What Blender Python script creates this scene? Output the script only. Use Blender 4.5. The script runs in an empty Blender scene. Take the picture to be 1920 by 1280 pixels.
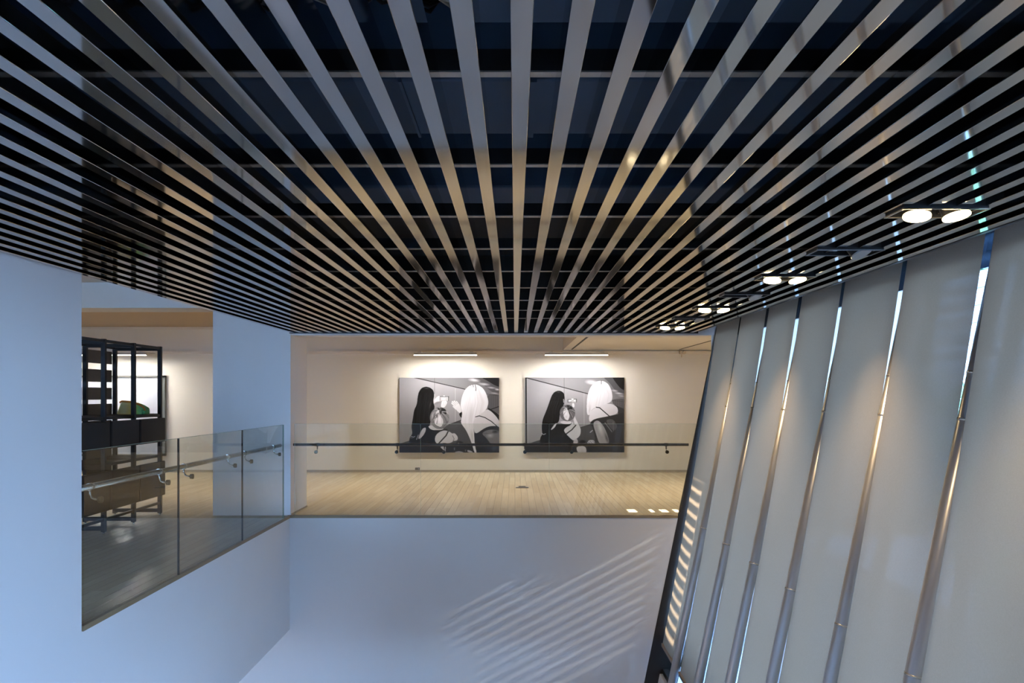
import bpy, bmesh, math, random
import numpy as np
from mathutils import Vector, Matrix
random.seed(7)
S = bpy.context.scene
C = S.collection
F = 1600.0; CX = 965.5; CY = 740.0; EYE = 1.45      # focal length in px, vanishing point, eye height over the gallery floor
DB = 10.256; DW = 16.0                                # distance of the balcony edge and of the gallery's back wall

def at(x, y, Y):
    return Vector(((x - CX) * Y / F, Y, EYE + (CY - y) * Y / F))

# ------------------------------------------------------------------ materials
def srgb(r, g, b):
    def f(c):
        c /= 255.0
        return c / 12.92 if c <= 0.04045 else ((c + 0.055) / 1.055) ** 2.4
    return (f(r), f(g), f(b), 1.0)

def mat(name):
    m = bpy.data.materials.new(name); m.use_nodes = True
    nt = m.node_tree; nt.nodes.clear()
    out = nt.nodes.new('ShaderNodeOutputMaterial')
    return m, nt, out

def pbr(name, col, rough=0.5, metal=0.0, spec=0.5, noise=None, coat=0.0):
    m, nt, out = mat(name)
    b = nt.nodes.new('ShaderNodeBsdfPrincipled')
    b.inputs['Base Color'].default_value = (*col[:3], 1)
    b.inputs['Roughness'].default_value = rough
    b.inputs['Metallic'].default_value = metal
    b.inputs['Specular IOR Level'].default_value = spec
    b.inputs['Coat Weight'].default_value = coat
    if noise:
        sc, amt = noise
        tc = nt.nodes.new('ShaderNodeTexCoord')
        n = nt.nodes.new('ShaderNodeTexNoise'); n.inputs['Scale'].default_value = sc; n.inputs['Detail'].default_value = 4
        nt.links.new(tc.outputs['Object'], n.inputs['Vector'])
        r = nt.nodes.new('ShaderNodeMapRange')
        r.inputs['To Min'].default_value = 1 - amt; r.inputs['To Max'].default_value = 1 + amt
        nt.links.new(n.outputs['Fac'], r.inputs['Value'])
        mx = nt.nodes.new('ShaderNodeVectorMath'); mx.operation = 'SCALE'
        mx.inputs[0].default_value = col[:3]
        nt.links.new(r.outputs['Result'], mx.inputs['Scale'])
        nt.links.new(mx.outputs['Vector'], b.inputs['Base Color'])
    nt.links.new(b.outputs['BSDF'], out.inputs['Surface'])
    return m

def emis(name, col, strength):
    m, nt, out = mat(name)
    e = nt.nodes.new('ShaderNodeEmission')
    e.inputs['Color'].default_value = (*col[:3], 1); e.inputs['Strength'].default_value = strength
    nt.links.new(e.outputs['Emission'], out.inputs['Surface'])
    return m

def thin_glass(name, tint, refl=1.0, ior=1.5, inner=1.0):
    m, nt, out = mat(name)
    t = nt.nodes.new('ShaderNodeBsdfTransparent'); t.inputs['Color'].default_value = (*tint, 1)
    g = nt.nodes.new('ShaderNodeBsdfGlossy'); g.inputs['Roughness'].default_value = 0.0
    g.inputs['Color'].default_value = (refl, refl, refl, 1)
    f = nt.nodes.new('ShaderNodeFresnel'); f.inputs['IOR'].default_value = ior
    mx = nt.nodes.new('ShaderNodeMixShader')
    ge = nt.nodes.new('ShaderNodeNewGeometry'); ml = nt.nodes.new('ShaderNodeMath'); ml.operation = 'MULTIPLY'
    iv = nt.nodes.new('ShaderNodeMath'); iv.operation = 'MULTIPLY_ADD'; iv.inputs[1].default_value = 1 / ior - ior; iv.inputs[2].default_value = ior
    nt.links.new(ge.outputs['Backfacing'], iv.inputs[0])      # the same pane from either side
    nt.links.new(iv.outputs['Value'], f.inputs['IOR'])
    sb = nt.nodes.new('ShaderNodeMath'); sb.operation = 'MULTIPLY_ADD'; sb.inputs[1].default_value = -inner; sb.inputs[2].default_value = 1
    nt.links.new(ge.outputs['Backfacing'], sb.inputs[0])
    nt.links.new(f.outputs['Fac'], ml.inputs[0]); nt.links.new(sb.outputs['Value'], ml.inputs[1])
    nt.links.new(ml.outputs['Value'], mx.inputs['Fac'])
    nt.links.new(t.outputs['BSDF'], mx.inputs[1]); nt.links.new(g.outputs['BSDF'], mx.inputs[2])
    nt.links.new(mx.outputs['Shader'], out.inputs['Surface'])
    return m

def fabric_mat():
    m, nt, out = mat('blind_fabric')
    tc = nt.nodes.new('ShaderNodeTexCoord')
    mp = nt.nodes.new('ShaderNodeMapping'); mp.inputs['Scale'].default_value = (60, 700, 60)
    nt.links.new(tc.outputs['Object'], mp.inputs['Vector'])
    n = nt.nodes.new('ShaderNodeTexNoise'); n.inputs['Scale'].default_value = 1.0; n.inputs['Detail'].default_value = 2
    nt.links.new(mp.outputs['Vector'], n.inputs['Vector'])
    mp2 = nt.nodes.new('ShaderNodeMapping'); mp2.inputs['Scale'].default_value = (700, 60, 700)
    nt.links.new(tc.outputs['Object'], mp2.inputs['Vector'])
    n2 = nt.nodes.new('ShaderNodeTexNoise'); n2.inputs['Scale'].default_value = 1.0
    nt.links.new(mp2.outputs['Vector'], n2.inputs['Vector'])
    a = nt.nodes.new('ShaderNodeMath'); a.operation = 'ADD'
    nt.links.new(n.outputs['Fac'], a.inputs[0]); nt.links.new(n2.outputs['Fac'], a.inputs[1])
    cr = nt.nodes.new('ShaderNodeMapRange'); cr.inputs['From Max'].default_value = 2
    cr.inputs['To Min'].default_value = 0.75; cr.inputs['To Max'].default_value = 1.25
    nt.links.new(a.outputs['Value'], cr.inputs['Value'])
    def scaled(c):
        v = nt.nodes.new('ShaderNodeVectorMath'); v.operation = 'SCALE'; v.inputs[0].default_value = c
        nt.links.new(cr.outputs['Result'], v.inputs['Scale'])
        return v.outputs['Vector']
    d = nt.nodes.new('ShaderNodeBsdfDiffuse'); nt.links.new(scaled(FAB_D), d.inputs['Color'])
    t = nt.nodes.new('ShaderNodeBsdfTranslucent'); nt.links.new(scaled(FAB_T), t.inputs['Color'])
    g = nt.nodes.new('ShaderNodeBsdfGlossy'); g.inputs['Roughness'].default_value = 0.45
    g.inputs['Color'].default_value = (.6, .6, .6, 1)
    p = nt.nodes.new('ShaderNodeBsdfTransparent')
    m1 = nt.nodes.new('ShaderNodeMixShader'); m1.inputs['Fac'].default_value = 0.5
    nt.links.new(d.outputs['BSDF'], m1.inputs[1]); nt.links.new(t.outputs['BSDF'], m1.inputs[2])
    m15 = nt.nodes.new('ShaderNodeMixShader'); m15.inputs['Fac'].default_value = 0.05
    nt.links.new(m1.outputs['Shader'], m15.inputs[1]); nt.links.new(g.outputs['BSDF'], m15.inputs[2])
    m2 = nt.nodes.new('ShaderNodeMixShader'); m2.inputs['Fac'].default_value = FAB_O
    nt.links.new(m15.outputs['Shader'], m2.inputs[1]); nt.links.new(p.outputs['BSDF'], m2.inputs[2])
    nt.links.new(m2.outputs['Shader'], out.inputs['Surface'])
    return m

def wood_floor_mat():
    m, nt, out = mat('maple_floor')
    b = nt.nodes.new('ShaderNodeBsdfPrincipled')
    tc = nt.nodes.new('ShaderNodeTexCoord')
    mp = nt.nodes.new('ShaderNodeMapping'); mp.inputs['Rotation'].default_value = (0, 0, math.pi / 2)
    nt.links.new(tc.outputs['Object'], mp.inputs['Vector'])
    br = nt.nodes.new('ShaderNodeTexBrick')
    br.inputs['Scale'].default_value = 1.0; br.inputs['Brick Width'].default_value = 1.15
    br.inputs['Row Height'].default_value = 0.092; br.inputs['Mortar Size'].default_value = 0.0014
    br.inputs['Mortar Smooth'].default_value = 0.3
    br.inputs['Color1'].default_value = srgb(210, 196, 170); br.inputs['Color2'].default_value = srgb(197, 181, 154)
    br.inputs['Mortar'].default_value = srgb(118, 96, 68)
    nt.links.new(mp.outputs['Vector'], br.inputs['Vector'])
    mp2 = nt.nodes.new('ShaderNodeMapping'); mp2.inputs['Scale'].default_value = (22, 1.2, 1)
    nt.links.new(tc.outputs['Object'], mp2.inputs['Vector'])
    n = nt.nodes.new('ShaderNodeTexNoise'); n.inputs['Scale'].default_value = 1.5; n.inputs['Detail'].default_value = 6
    nt.links.new(mp2.outputs['Vector'], n.inputs['Vector'])
    r = nt.nodes.new('ShaderNodeMapRange'); r.inputs['To Min'].default_value = .84; r.inputs['To Max'].default_value = 1.14
    nt.links.new(n.outputs['Fac'], r.inputs['Value'])
    v = nt.nodes.new('ShaderNodeVectorMath'); v.operation = 'SCALE'
    nt.links.new(br.outputs['Color'], v.inputs[0]); nt.links.new(r.outputs['Result'], v.inputs['Scale'])
    nt.links.new(v.outputs['Vector'], b.inputs['Base Color'])
    b.inputs['Roughness'].default_value = 0.27
    b.inputs['Specular IOR Level'].default_value = 0.6
    nt.links.new(b.outputs['BSDF'], out.inputs['Surface'])
    return m

def slat_mat():
    m, nt, out = mat('baffle_aluminium')
    b = nt.nodes.new('ShaderNodeBsdfPrincipled')
    b.inputs['Base Color'].default_value = (.52, .515, .51, 1)
    b.inputs['Metallic'].default_value = 1.0
    tc = nt.nodes.new('ShaderNodeTexCoord')
    mp = nt.nodes.new('ShaderNodeMapping'); mp.inputs['Scale'].default_value = (3, .6, 3)
    nt.links.new(tc.outputs['Object'], mp.inputs['Vector'])
    n = nt.nodes.new('ShaderNodeTexNoise'); n.inputs['Scale'].default_value = 1.0
    nt.links.new(mp.outputs['Vector'], n.inputs['Vector'])
    r = nt.nodes.new('ShaderNodeMapRange'); r.inputs['To Min'].default_value = .03; r.inputs['To Max'].default_value = .09
    nt.links.new(n.outputs['Fac'], r.inputs['Value']); nt.links.new(r.outputs['Result'], b.inputs['Roughness'])
    bp = nt.nodes.new('ShaderNodeBump'); bp.inputs['Strength'].default_value = .06; bp.inputs['Distance'].default_value = .01
    nt.links.new(n.outputs['Fac'], bp.inputs['Height']); nt.links.new(bp.outputs['Normal'], b.inputs['Normal'])
    nt.links.new(b.outputs['BSDF'], out.inputs['Surface'])
    return m

def vcol_mat(name, rough=.35, spec=.4):
    m, nt, out = mat(name)
    b = nt.nodes.new('ShaderNodeBsdfPrincipled')
    a = nt.nodes.new('ShaderNodeVertexColor'); a.layer_name = 'ink'
    nt.links.new(a.outputs['Color'], b.inputs['Base Color'])
    b.inputs['Roughness'].default_value = rough; b.inputs['Specular IOR Level'].default_value = spec
    nt.links.new(b.outputs['BSDF'], out.inputs['Surface'])
    return m

def sculpture_mat():
    m, nt, out = mat('lightened_glaze')
    b = nt.nodes.new('ShaderNodeBsdfPrincipled')
    tc = nt.nodes.new('ShaderNodeTexCoord')
    sp = nt.nodes.new('ShaderNodeSeparateXYZ'); nt.links.new(tc.outputs['Generated'], sp.inputs['Vector'])
    n = nt.nodes.new('ShaderNodeTexNoise'); n.inputs['Scale'].default_value = 9; n.inputs['Detail'].default_value = 5
    nt.links.new(tc.outputs['Generated'], n.inputs['Vector'])
    a = nt.nodes.new('ShaderNodeMath'); a.operation = 'MULTIPLY_ADD'; a.inputs[1].default_value = .28
    sx = nt.nodes.new('ShaderNodeMath'); sx.operation = 'MULTIPLY'; sx.inputs[1].default_value = .82
    nt.links.new(sp.outputs['X'], sx.inputs[0]); nt.links.new(n.outputs['Fac'], a.inputs[0]); nt.links.new(sx.outputs['Value'], a.inputs[2])
    cr = nt.nodes.new('ShaderNodeValToRGB')
    e = cr.color_ramp.elements  # yellow-green mottle, lightened to stand in for light on its front
    e[0].position = .1; e[0].color = srgb(252, 248, 180)
    e[1].position = .95; e[1].color = srgb(70, 160, 110)
    for p, c in ((.35, (255, 246, 200)), (.6, (255, 228, 120)), (.72, (190, 240, 140)), (.84, (150, 230, 165))):
        q = e.new(p); q.color = srgb(*c)
    nt.links.new(a.outputs['Value'], cr.inputs['Fac'])
    nt.links.new(cr.outputs['Color'], b.inputs['Base Color'])
    b.inputs['Roughness'].default_value = .3
    tr = nt.nodes.new('ShaderNodeBsdfTranslucent'); nt.links.new(cr.outputs['Color'], tr.inputs['Color'])
    mx = nt.nodes.new('ShaderNodeMixShader'); mx.inputs['Fac'].default_value = .55
    nt.links.new(b.outputs['BSDF'], mx.inputs[1]); nt.links.new(tr.outputs['BSDF'], mx.inputs[2])
    nt.links.new(mx.outputs['Shader'], out.inputs['Surface'])
    return m

FAB_D = (.46, .425, .385); FAB_T = (.125, .086, .056); FAB_O = 0.005
WHITE = pbr('white_paint', (.80, .79, .78), .75, noise=(1.5, .02))
CREAM = pbr('gallery_paint', (.80, .775, .70), .7, noise=(1.5, .02))
CEILW = pbr('ceiling_paint', (.76, .74, .71), .8)
TANC = pbr('coffer_tan', (.36, .27, .18), .8)  # one even tan, darker than the other ceilings
TRIMW = pbr('trim_paint', (.82, .77, .68), .5)
FLOOR = wood_floor_mat()
CONC = pbr('lower_floor_stone', (.52, .46, .42), .6, noise=(3, .1))
SLAT = slat_mat()
BLACK = pbr('black_paint', (.012, .012, .013), .45)
BLACKM = pbr('black_metal', (.012, .012, .013), .5, spec=.2)
BLACKP = pbr('black_panel', (.016, .015, .015), .6, spec=.25)
BROWNB = pbr('dark_board', (.035, .026, .02), .55, noise=(8, .25))
FLANGE = pbr('crossbar_metal', (.5, .47, .43), .35, metal=.8, noise=(6, .3))
DECK = pbr('plenum_deck', (.024, .033, .047), .7, noise=(2, .2))
DUCT = pbr('plenum_duct', (.075, .125, .19), .55, noise=(2, .15))
FAB = fabric_mat()
BAR = pbr('blind_bar', (.22, .17, .12), .45)
TUBE = pbr('steel_paint', (.50, .50, .51), .30, metal=.65)
RING = pbr('steel_collar', (.62, .58, .52), .25, metal=.8)
FRAMEG = pbr('facade_frame', (.035, .03, .026), .85, spec=.1)
PANE = thin_glass('facade_glass', (.86, .94, .95), inner=0.0)
RAILG = thin_glass('balustrade_glass', (.93, .945, .925), ior=1.5)
RAILGL = thin_glass('balustrade_glass_grey', (.90, .915, .89), ior=1.52)
GEDGE = pbr('glass_edge', (.30, .42, .36), .25)
CHROME = pbr('satin_steel', (.50, .50, .48), .22, metal=1)
BRONZE = pbr('dark_bronze', (.10, .085, .065), .25, metal=.9)
EDGE = pbr('floor_edge_wood', (.24, .17, .09), .45)
HOUS = pbr('fixture_housing', (.55, .53, .5), .4)
LEDW = emis('led_tube', (1, .94, .86), 280)
LEDL = emis('led_lip', (1, .94, .86), 3.5)
LAMPW = emis('lamp_glow', (1, .74, .36), 26)
RIMG = pbr('rim_grey', (.14, .14, .14), .4)
LAMPOFF = pbr('lamp_lens', (.33, .33, .34), .2)
REFL = pbr('lamp_reflector', (.75, .68, .55), .2, metal=1)
ALU = pbr('frame_aluminium', (.24, .245, .22), .35, metal=.6)
MATB = pbr('white_board', (.50, .53, .60), .5)
SCULPT = sculpture_mat()
RUST = pbr('orange_rim', srgb(176, 104, 26), .35)
SEAL = pbr('black_seal', (.01, .01, .012), .6)
BASEB = pbr('baseboard_paint', (.38, .33, .26), .5)
SENSOR = pbr('sensor_plastic', (.62, .53, .42), .4)
SOCK = pbr('socket_plastic', (.12, .11, .10), .4)
LOUV = pbr('louver_paint', (.55, .56, .57), .5)
HEADP = thin_glass('frosted_head', (.09, .11, .13), inner=0.0)
GROUND = pbr('outdoor_ground', (.06, .066, .075), .9, noise=(.3, .3))
BLDG = pbr('outdoor_wall', (.60, .63, .66), .8)
BAND = pbr('outdoor_band', (.16, .2, .24), .4)
LEAF = pbr('leaf_green', (.07, .16, .05), .7, noise=(3, .5))
BARK = pbr('bark', (.10, .075, .05), .9)
PRINT = vcol_mat('photo_print', .5, .2)

# ------------------------------------------------------------------ mesh helpers
class MB:
    def __init__(self): self.bm = bmesh.new()
    def box(self, x0, x1, y0, y1, z0, z1, bev=0):
        b = bmesh.new()
        v = [b.verts.new((x, y, z)) for z in (z0, z1) for y in (y0, y1) for x in (x0, x1)]
        for q in ((0, 2, 3, 1), (4, 5, 7, 6), (0, 1, 5, 4), (2, 6, 7, 3), (0, 4, 6, 2), (1, 3, 7, 5)):
            b.faces.new([v[i] for i in q])
        if bev:
            bmesh.ops.bevel(b, geom=b.edges[:], offset=bev, segments=2, affect='EDGES', profile=.5)
        self._join(b); return self
    def _join(self, b, M=None):
        if M is not None: bmesh.ops.transform(b, matrix=M, verts=b.verts[:])
        me = bpy.data.meshes.new('tmp'); b.to_mesh(me); b.free()
        self.bm.from_mesh(me); bpy.data.meshes.remove(me)
    def tube(self, pts, r, seg=14, cap=True):
        pts = [Vector(p) for p in pts]
        b = bmesh.new(); rings = []
        for i, p in enumerate(pts):
            d = (pts[min(i + 1, len(pts) - 1)] - pts[max(i - 1, 0)]).normalized()
            up = Vector((0, 0, 1)) if abs(d.z) < .9 else Vector((0, 1, 0))
            a = d.cross(up).normalized(); c = d.cross(a).normalized()
            rr = r[i] if isinstance(r, (list, tuple)) else r
            rings.append([b.verts.new(p + (a * math.cos(t) + c * math.sin(t)) * rr) for t in [2 * math.pi * k / seg for k in range(seg)]])
        for i in range(len(rings) - 1):
            for k in range(seg):
                f = b.faces.new((rings[i][k], rings[i][(k + 1) % seg], rings[i + 1][(k + 1) % seg], rings[i + 1][k])); f.smooth = True
        if cap:
            b.faces.new(rings[0][::-1]); b.faces.new(rings[-1])
        bmesh.ops.recalc_face_normals(b, faces=b.faces[:])
        self._join(b); return self
    def disc(self, c, n, r, h, seg=32, r2=None):
        n = Vector(n).normalized(); c = Vector(c)
        b = bmesh.new()
        bmesh.ops.create_cone(b, cap_ends=True, segments=seg, radius1=r, radius2=r if r2 is None else r2, depth=h)
        self._join(b, Matrix.Translation(c) @ n.to_track_quat('Z', 'Y').to_matrix().to_4x4()); return self
    def poly(self, pts, faces, smooth=False):
        b = bmesh.new(); v = [b.verts.new(p) for p in pts]
        for f in faces:
            q = b.faces.new([v[i] for i in f]); q.smooth = smooth
        self._join(b); return self
    def build(self, name, m, parent=None, loc=None):
        me = bpy.data.meshes.new(name); self.bm.to_mesh(me); self.bm.free()
        me.materials.append(m)
        o = bpy.data.objects.new(name, me); C.objects.link(o)
        if parent is not None: o.parent = parent
        if loc is not None: o.location = loc
        return o

def box(name, m, x0, x1, y0, y1, z0, z1, parent=None, bev=0):
    return MB().box(x0, x1, y0, y1, z0, z1, bev).build(name, m, parent)

def tag(o, label, cat, group=None):
    o['label'] = label; o['category'] = cat
    if group: o['group'] = group
    return o
def thing(name, loc, label, cat, group=None):
    o = bpy.data.objects.new(name, None); C.objects.link(o); o.location = loc; o.empty_display_size = .1
    return tag(o, label, cat, group)
def struct(o):
    o['kind'] = 'structure'; return o
def dup(root, loc):
    r = root.copy(); C.objects.link(r); r.location = loc
    for ch in list(root.children):
        c = ch.copy(); C.objects.link(c); c.parent = r
        for g in list(ch.children):
            d = g.copy(); C.objects.link(d); d.parent = c
    return r
ORD = ['', 'first', 'second', 'third', 'fourth', 'fifth', 'sixth', 'seventh', 'eighth', 'ninth', 'tenth', 'eleventh', 'twelfth', 'thirteenth', 'fourteenth',
       'fifteenth', 'sixteenth', 'seventeenth', 'eighteenth', 'nineteenth', 'twentieth', 'twenty-first', 'twenty-second', 'twenty-third', 'twenty-fourth']

# ------------------------------------------------------------------ room shell
XL = -2.708
WY0 = F * 2.708 / 812.5                              # where the left wall ends and the side opening begins
mb = MB().box(XL - .25, XL, -5, WY0, -1.37, 3.3).box(XL - .25, XL, WY0, DB, -1.37, -.028)
struct(mb.build('wall_left', WHITE))
ZF = -3.7
bx = [(-9, ZF), (2.262 + .205 * (ZF - EYE), ZF), (2.262 + .205 * (-.028 - EYE), -.028), (-9, -.028)]
o = struct(MB().poly([(x, DB, z) for x, z in bx] + [(x, DB + .25, z) for x, z in bx],
      [(0, 1, 2, 3), (7, 6, 5, 4), (1, 5, 6, 2), (3, 2, 6, 7), (4, 5, 1, 0), (0, 3, 7, 4)]).build('wall_back', WHITE))
box('fascia_trim', WHITE, XL, 2.262 + .205 * (-.12 - EYE), DB - .004, DB, -.1, -.03, o)
# gallery floors (the same boards run through)
struct(MB().box(-9, 5, DB + .02, DW, -.25, 0).box(-9, XL - .02, -3, DB + .02, -.25, 0).build('floor', FLOOR))
struct(MB().box(XL, 2.262 + .205 * (-EYE) - .01, DB - .012, DB + .02, -.028, .006).box(XL - .02, XL + .012, WY0, DB, -.028, .006).build('trim_1', EDGE))
struct(box('floor_lower', CONC, -9, 1.45, -5, DB, ZF - .2, ZF))
struct(box('wall_far', CREAM, -9, 5.2, DW, DW + .2, 0, 3.3))
struct(box('wall_gallery_left', CREAM, -9.2, -9, -3, DW, 0, 3.3))
struct(box('wall_lower_left', WHITE, -9.2, -9, -5, DB, ZF, 0))
struct(box('ceiling_lower', CEILW, -9, XL - .25, -5, DB, -1.37, -1.3))
struct(box('wall_front', WHITE, -9, 6, -5.2, -5, ZF, 3.6))
# pier between the two openings and beam over the side opening
struct(box('wall_pier', WHITE, -3.63, -2.697, DB, F / 144.8, 0, 2.80))
struct(box('beam', CEILW, -9, -3.63, DB, F / 148.3, EYE + 1.045, 2.80))
struct(box('ceiling_left', CEILW, -9, XL, -3, DB + .3, 2.80, 3.0))
struct(box('beam_front', CEILW, -3.0, 5.0, DB + .03, DB + .36, EYE + .718, 3.3))
# gallery ceilings: high coffer on the left, lower one on the right
struct(box('ceiling_coffer', TANC, -9, .9, DB + .3, DW, EYE + 1.27, 3.2))
struct(box('ceiling_gallery', CEILW, .9, 5, DB + .3, DW, EYE + .84, 3.2))
struct(box('trim_2', TRIMW, -9, 5, DW - .05, DW, EYE + .76, EYE + .82))
struct(box('trim_3', TRIMW, -9, .9, DW - .05, DW, EYE + 1.22, EYE + 1.27))
struct(box('baseboard_far', BASEB, -9, 5, DW - .015, DW, 0, .045))
struct(box('baseboard_pier', BASEB, -3.64, -2.69, DB + .03, F / 144.8 + .01, 0, .02))
# gallery end wall toward the outside, with unseen slots cut to throw the floor's sun patches
struct(box('wall_gallery_end', CREAM, 2.37, 5.05, DB + .04, DB + .06, 0, 3.3))
mb = MB().box(5, 5.05, DB + .06, 10.52, 0, 3.3).box(5, 5.05, 10.78, DW, 0, 3.3)
zs = [0, 1.5635, 1.622, 1.640, 1.712, 1.733, 1.783, 1.848, 1.926, 3.3]
for a, b in zip(zs[0::2], zs[1::2]): mb.box(5, 5.05, 10.52, 10.78, a, b)
struct(mb.build('wall_gallery_right', CREAM))
# plenum above the baffles
HS = .743; ZS = EYE + HS                              # underside of the baffles
struct(box('ceiling', DECK, XL - .25, 3.2, -5, DB + .4, 3.12, 3.3))
struct(box('plenum_light_block', BLACK, 2.20, 2.225, -5, DB + .02, ZS + .02, 3.12))  # black panel added to keep daylight out of the plenum
struct(box('ceiling_end', BLACK, XL, 2.2, DB - .02, DB + .025, ZS - .005, 3.12))
struct(box('ceiling_side', BLACK, XL, XL + .01, -5, DB, ZS + .03, 3.12))

# ------------------------------------------------------------------ slatted ceiling
PITCH = .1567 * HS; SW = .0447; SD = .097
K0, K1 = -23, 18
slat_me = None
n_all = K1 - K0 + 1
for i, k in enumerate(range(K0, K1 + 1)):
    x = .0182 * HS + PITCH * k
    if slat_me is None:
        o = MB().box(-SW / 2, SW / 2, -4.5, DB - .03, 0, SD, .0015).build('ceiling_baffle', SLAT); slat_me = o
    else:
        o = slat_me.copy(); C.objects.link(o)
    o.location = (x, 0, ZS)
    if i < n_all // 2:
        lab = 'slim grey metal ceiling baffle, %s from the blue-lit left wall' % ORD[i + 1]
    else:
        lab = 'slim grey metal ceiling baffle, %s from the window blinds' % ORD[n_all - i]
    tag(o, lab, 'ceiling baffle', 'parallel metal baffles of the ceiling')
bars = []
for k in range(0, 9):
    Y = F * .845 * (1.661e-3 + .663e-3 * k)
    if k == 0:
        o = MB().box(XL + .02, 2.19, -.018, .018, 0, .004).build('crossbar', FLANGE)
        w = MB().box(XL + .02, 2.19, -.02, .02, .004, .06).build('web', BLACK, o)
        first = o
    else:
        o = dup(first, (0, 0, 0))
    o.location = (0, Y, ZS + SD + .002)
    tag(o, 'thin steel crossbar lying over the ceiling baffles, %s from the balcony end' % ORD[9 - k], 'crossbar', 'crossbars above the ceiling baffles')
# ducts hanging in the plenum
for (ya, yb, x0, x1, lab) in ((2.15, 2.88, -.13, 1.9, 'blue-grey duct above the baffles nearest the viewer'),
                              (3.39, 4.10, -1.0, 1.15, 'wide blue-grey duct above the baffles behind the first crossbar'),
                              (5.15, 5.65, -1.2, 1.2, 'narrow blue-grey duct above the baffles behind the second crossbar')):
    t = thing('air_duct', ((x0 + x1) / 2, (ya + yb) / 2, 2.7), lab, 'duct', 'ducts above the ceiling')
    w = (x1 - x0) / 2; d = (yb - ya) / 2
    box('casing', DUCT, -w, w, -d, d, 0, .414, t, .015)
    for q in (-.5, 0, .5): box('seam', DUCT, q * w - .012, q * w + .012, -d - .01, d + .01, -.012, .3, t)
t = thing('cable_bundle', (-.55, 2.70, 2.66), 'bundle of dark cables above the baffles at the top of the view', 'cables')
for j in range(14):
    px = [(-.35 + .7 * s / 9 , random.uniform(-.09, .09) + .1 * math.sin(s * .8 + j), .1 + .05 * math.sin(s * 1.3 + j * 2) + random.uniform(-.03, .03)) for s in range(10)]
    MB().tube(px, .007, 6).build('cable', BLACKP if j % 3 else FLANGE, t)
box('hanger', BLACKM, -.012, .012, -.12, .12, .02, .46, t)

# ------------------------------------------------------------------ dual downlights in the slatted ceiling
def downlight(name, lit):
    r = bpy.data.objects.new(name, None); C.objects.link(r)
    mb = MB()
    W, D = .335, .17
    mb.box(-W / 2, W / 2, -D / 2, -D / 2 + .008, -.006, .09).box(-W / 2, W / 2, D / 2 - .008, D / 2, -.006, .09)
    mb.box(-W / 2, -W / 2 + .008, -D / 2, D / 2, -.006, .09).box(W / 2 - .008, W / 2, -D / 2, D / 2, -.006, .09)
    mb.box(-W / 2, W / 2, -D / 2, D / 2, .086, .094)
    mb.build('housing', BLACKM, r)
    mb = MB()
    for s in (-1, 1):
        mb.box(-W / 2 - .006, W / 2 + .006, s * D / 2 - .003, s * D / 2 + .003, -.009, -.004)
        mb.box(s * W / 2 - .003, s * W / 2 + .003, -D / 2, D / 2, -.009, -.004)
    mb.build('rim', RIMG if not lit else REFL, r)
    if lit:
        for s in (-1, 1):
            n = Vector((.12 * s, -.22, -1)).normalized(); c = Vector((s * .079, -.005, -.012))
            l = MB().disc(c - n * .02, n, .058, .05, 32, .05).build('lamp', BLACKM, r)
            MB().disc(c + n * .008, n, .053, .006).build('lens', LAMPW, l)
        MB().poly([(-.022, -.03, .0), (.022, -.03, .0), (0, .03, .02), (0, -.025, .03)], [(0, 1, 2), (0, 3, 1), (1, 3, 2), (2, 3, 0)]).build('reflector_fin', REFL, r)
    else:
        MB().box(-.15, -.012, -.05, .05, .02, .07, .004).build('lamp', BLACKM, r)
        n = Vector((.35, -.35, -1)).normalized(); c = Vector((.08, -.01, -.006))
        l = MB().disc(c - n * .02, n, .058, .05, 32, .05).build('lamp', BLACKM, r)
        MB().disc(c + n * .008, n, .054, .008).build('lens', LAMPOFF, l)
    return r
lit0 = downlight('ceiling_spotlight', True); off0 = downlight('ceiling_spotlight', False)
YL = [F * HS / (CY - y) for y in (395, 470, 519, 552, 577, 596, 611)]
LABS = ['glowing twin spotlight recessed in the baffles, nearest and largest of the lit ones',
        'switched-off twin spotlight with one tilted grey lamp, nearest of the dark ones',
        'glowing twin spotlight, second of the lit ones counted from the viewer',
        'switched-off twin spotlight with one tilted grey lamp, middle one of three dark ones',
        'glowing twin spotlight, third of the lit ones counted from the viewer',
        'switched-off twin spotlight closest to the gallery, smallest of the dark ones',
        'glowing twin spotlight closest to the gallery, smallest of the lit ones']
for i, Y in enumerate(YL):
    src = lit0 if i % 2 == 0 else off0
    o = src if i in (0, 1) else dup(src, (0, 0, 0))
    o.location = (1.70, Y, ZS - .004)
    tag(o, LABS[i], 'spotlight', 'twin spotlights along the blinds')
    if i % 2 == 0:
        for s in (-1, 1):
            li = bpy.data.lights.new('spot', 'SPOT'); li.energy = 75; li.color = (1, .70, .38); li.spot_size = math.radians(95); li.spot_blend = .8; li.shadow_soft_size = .04
            lo = bpy.data.objects.new('spot_beam', li); C.objects.link(lo)
            lo.location = (1.70 + s * .079, Y - .01, ZS - .03)
            lo.rotation_euler = Vector((.10 + .05 * s, .0, -1)).to_track_quat('-Z', 'Y').to_euler()

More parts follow.
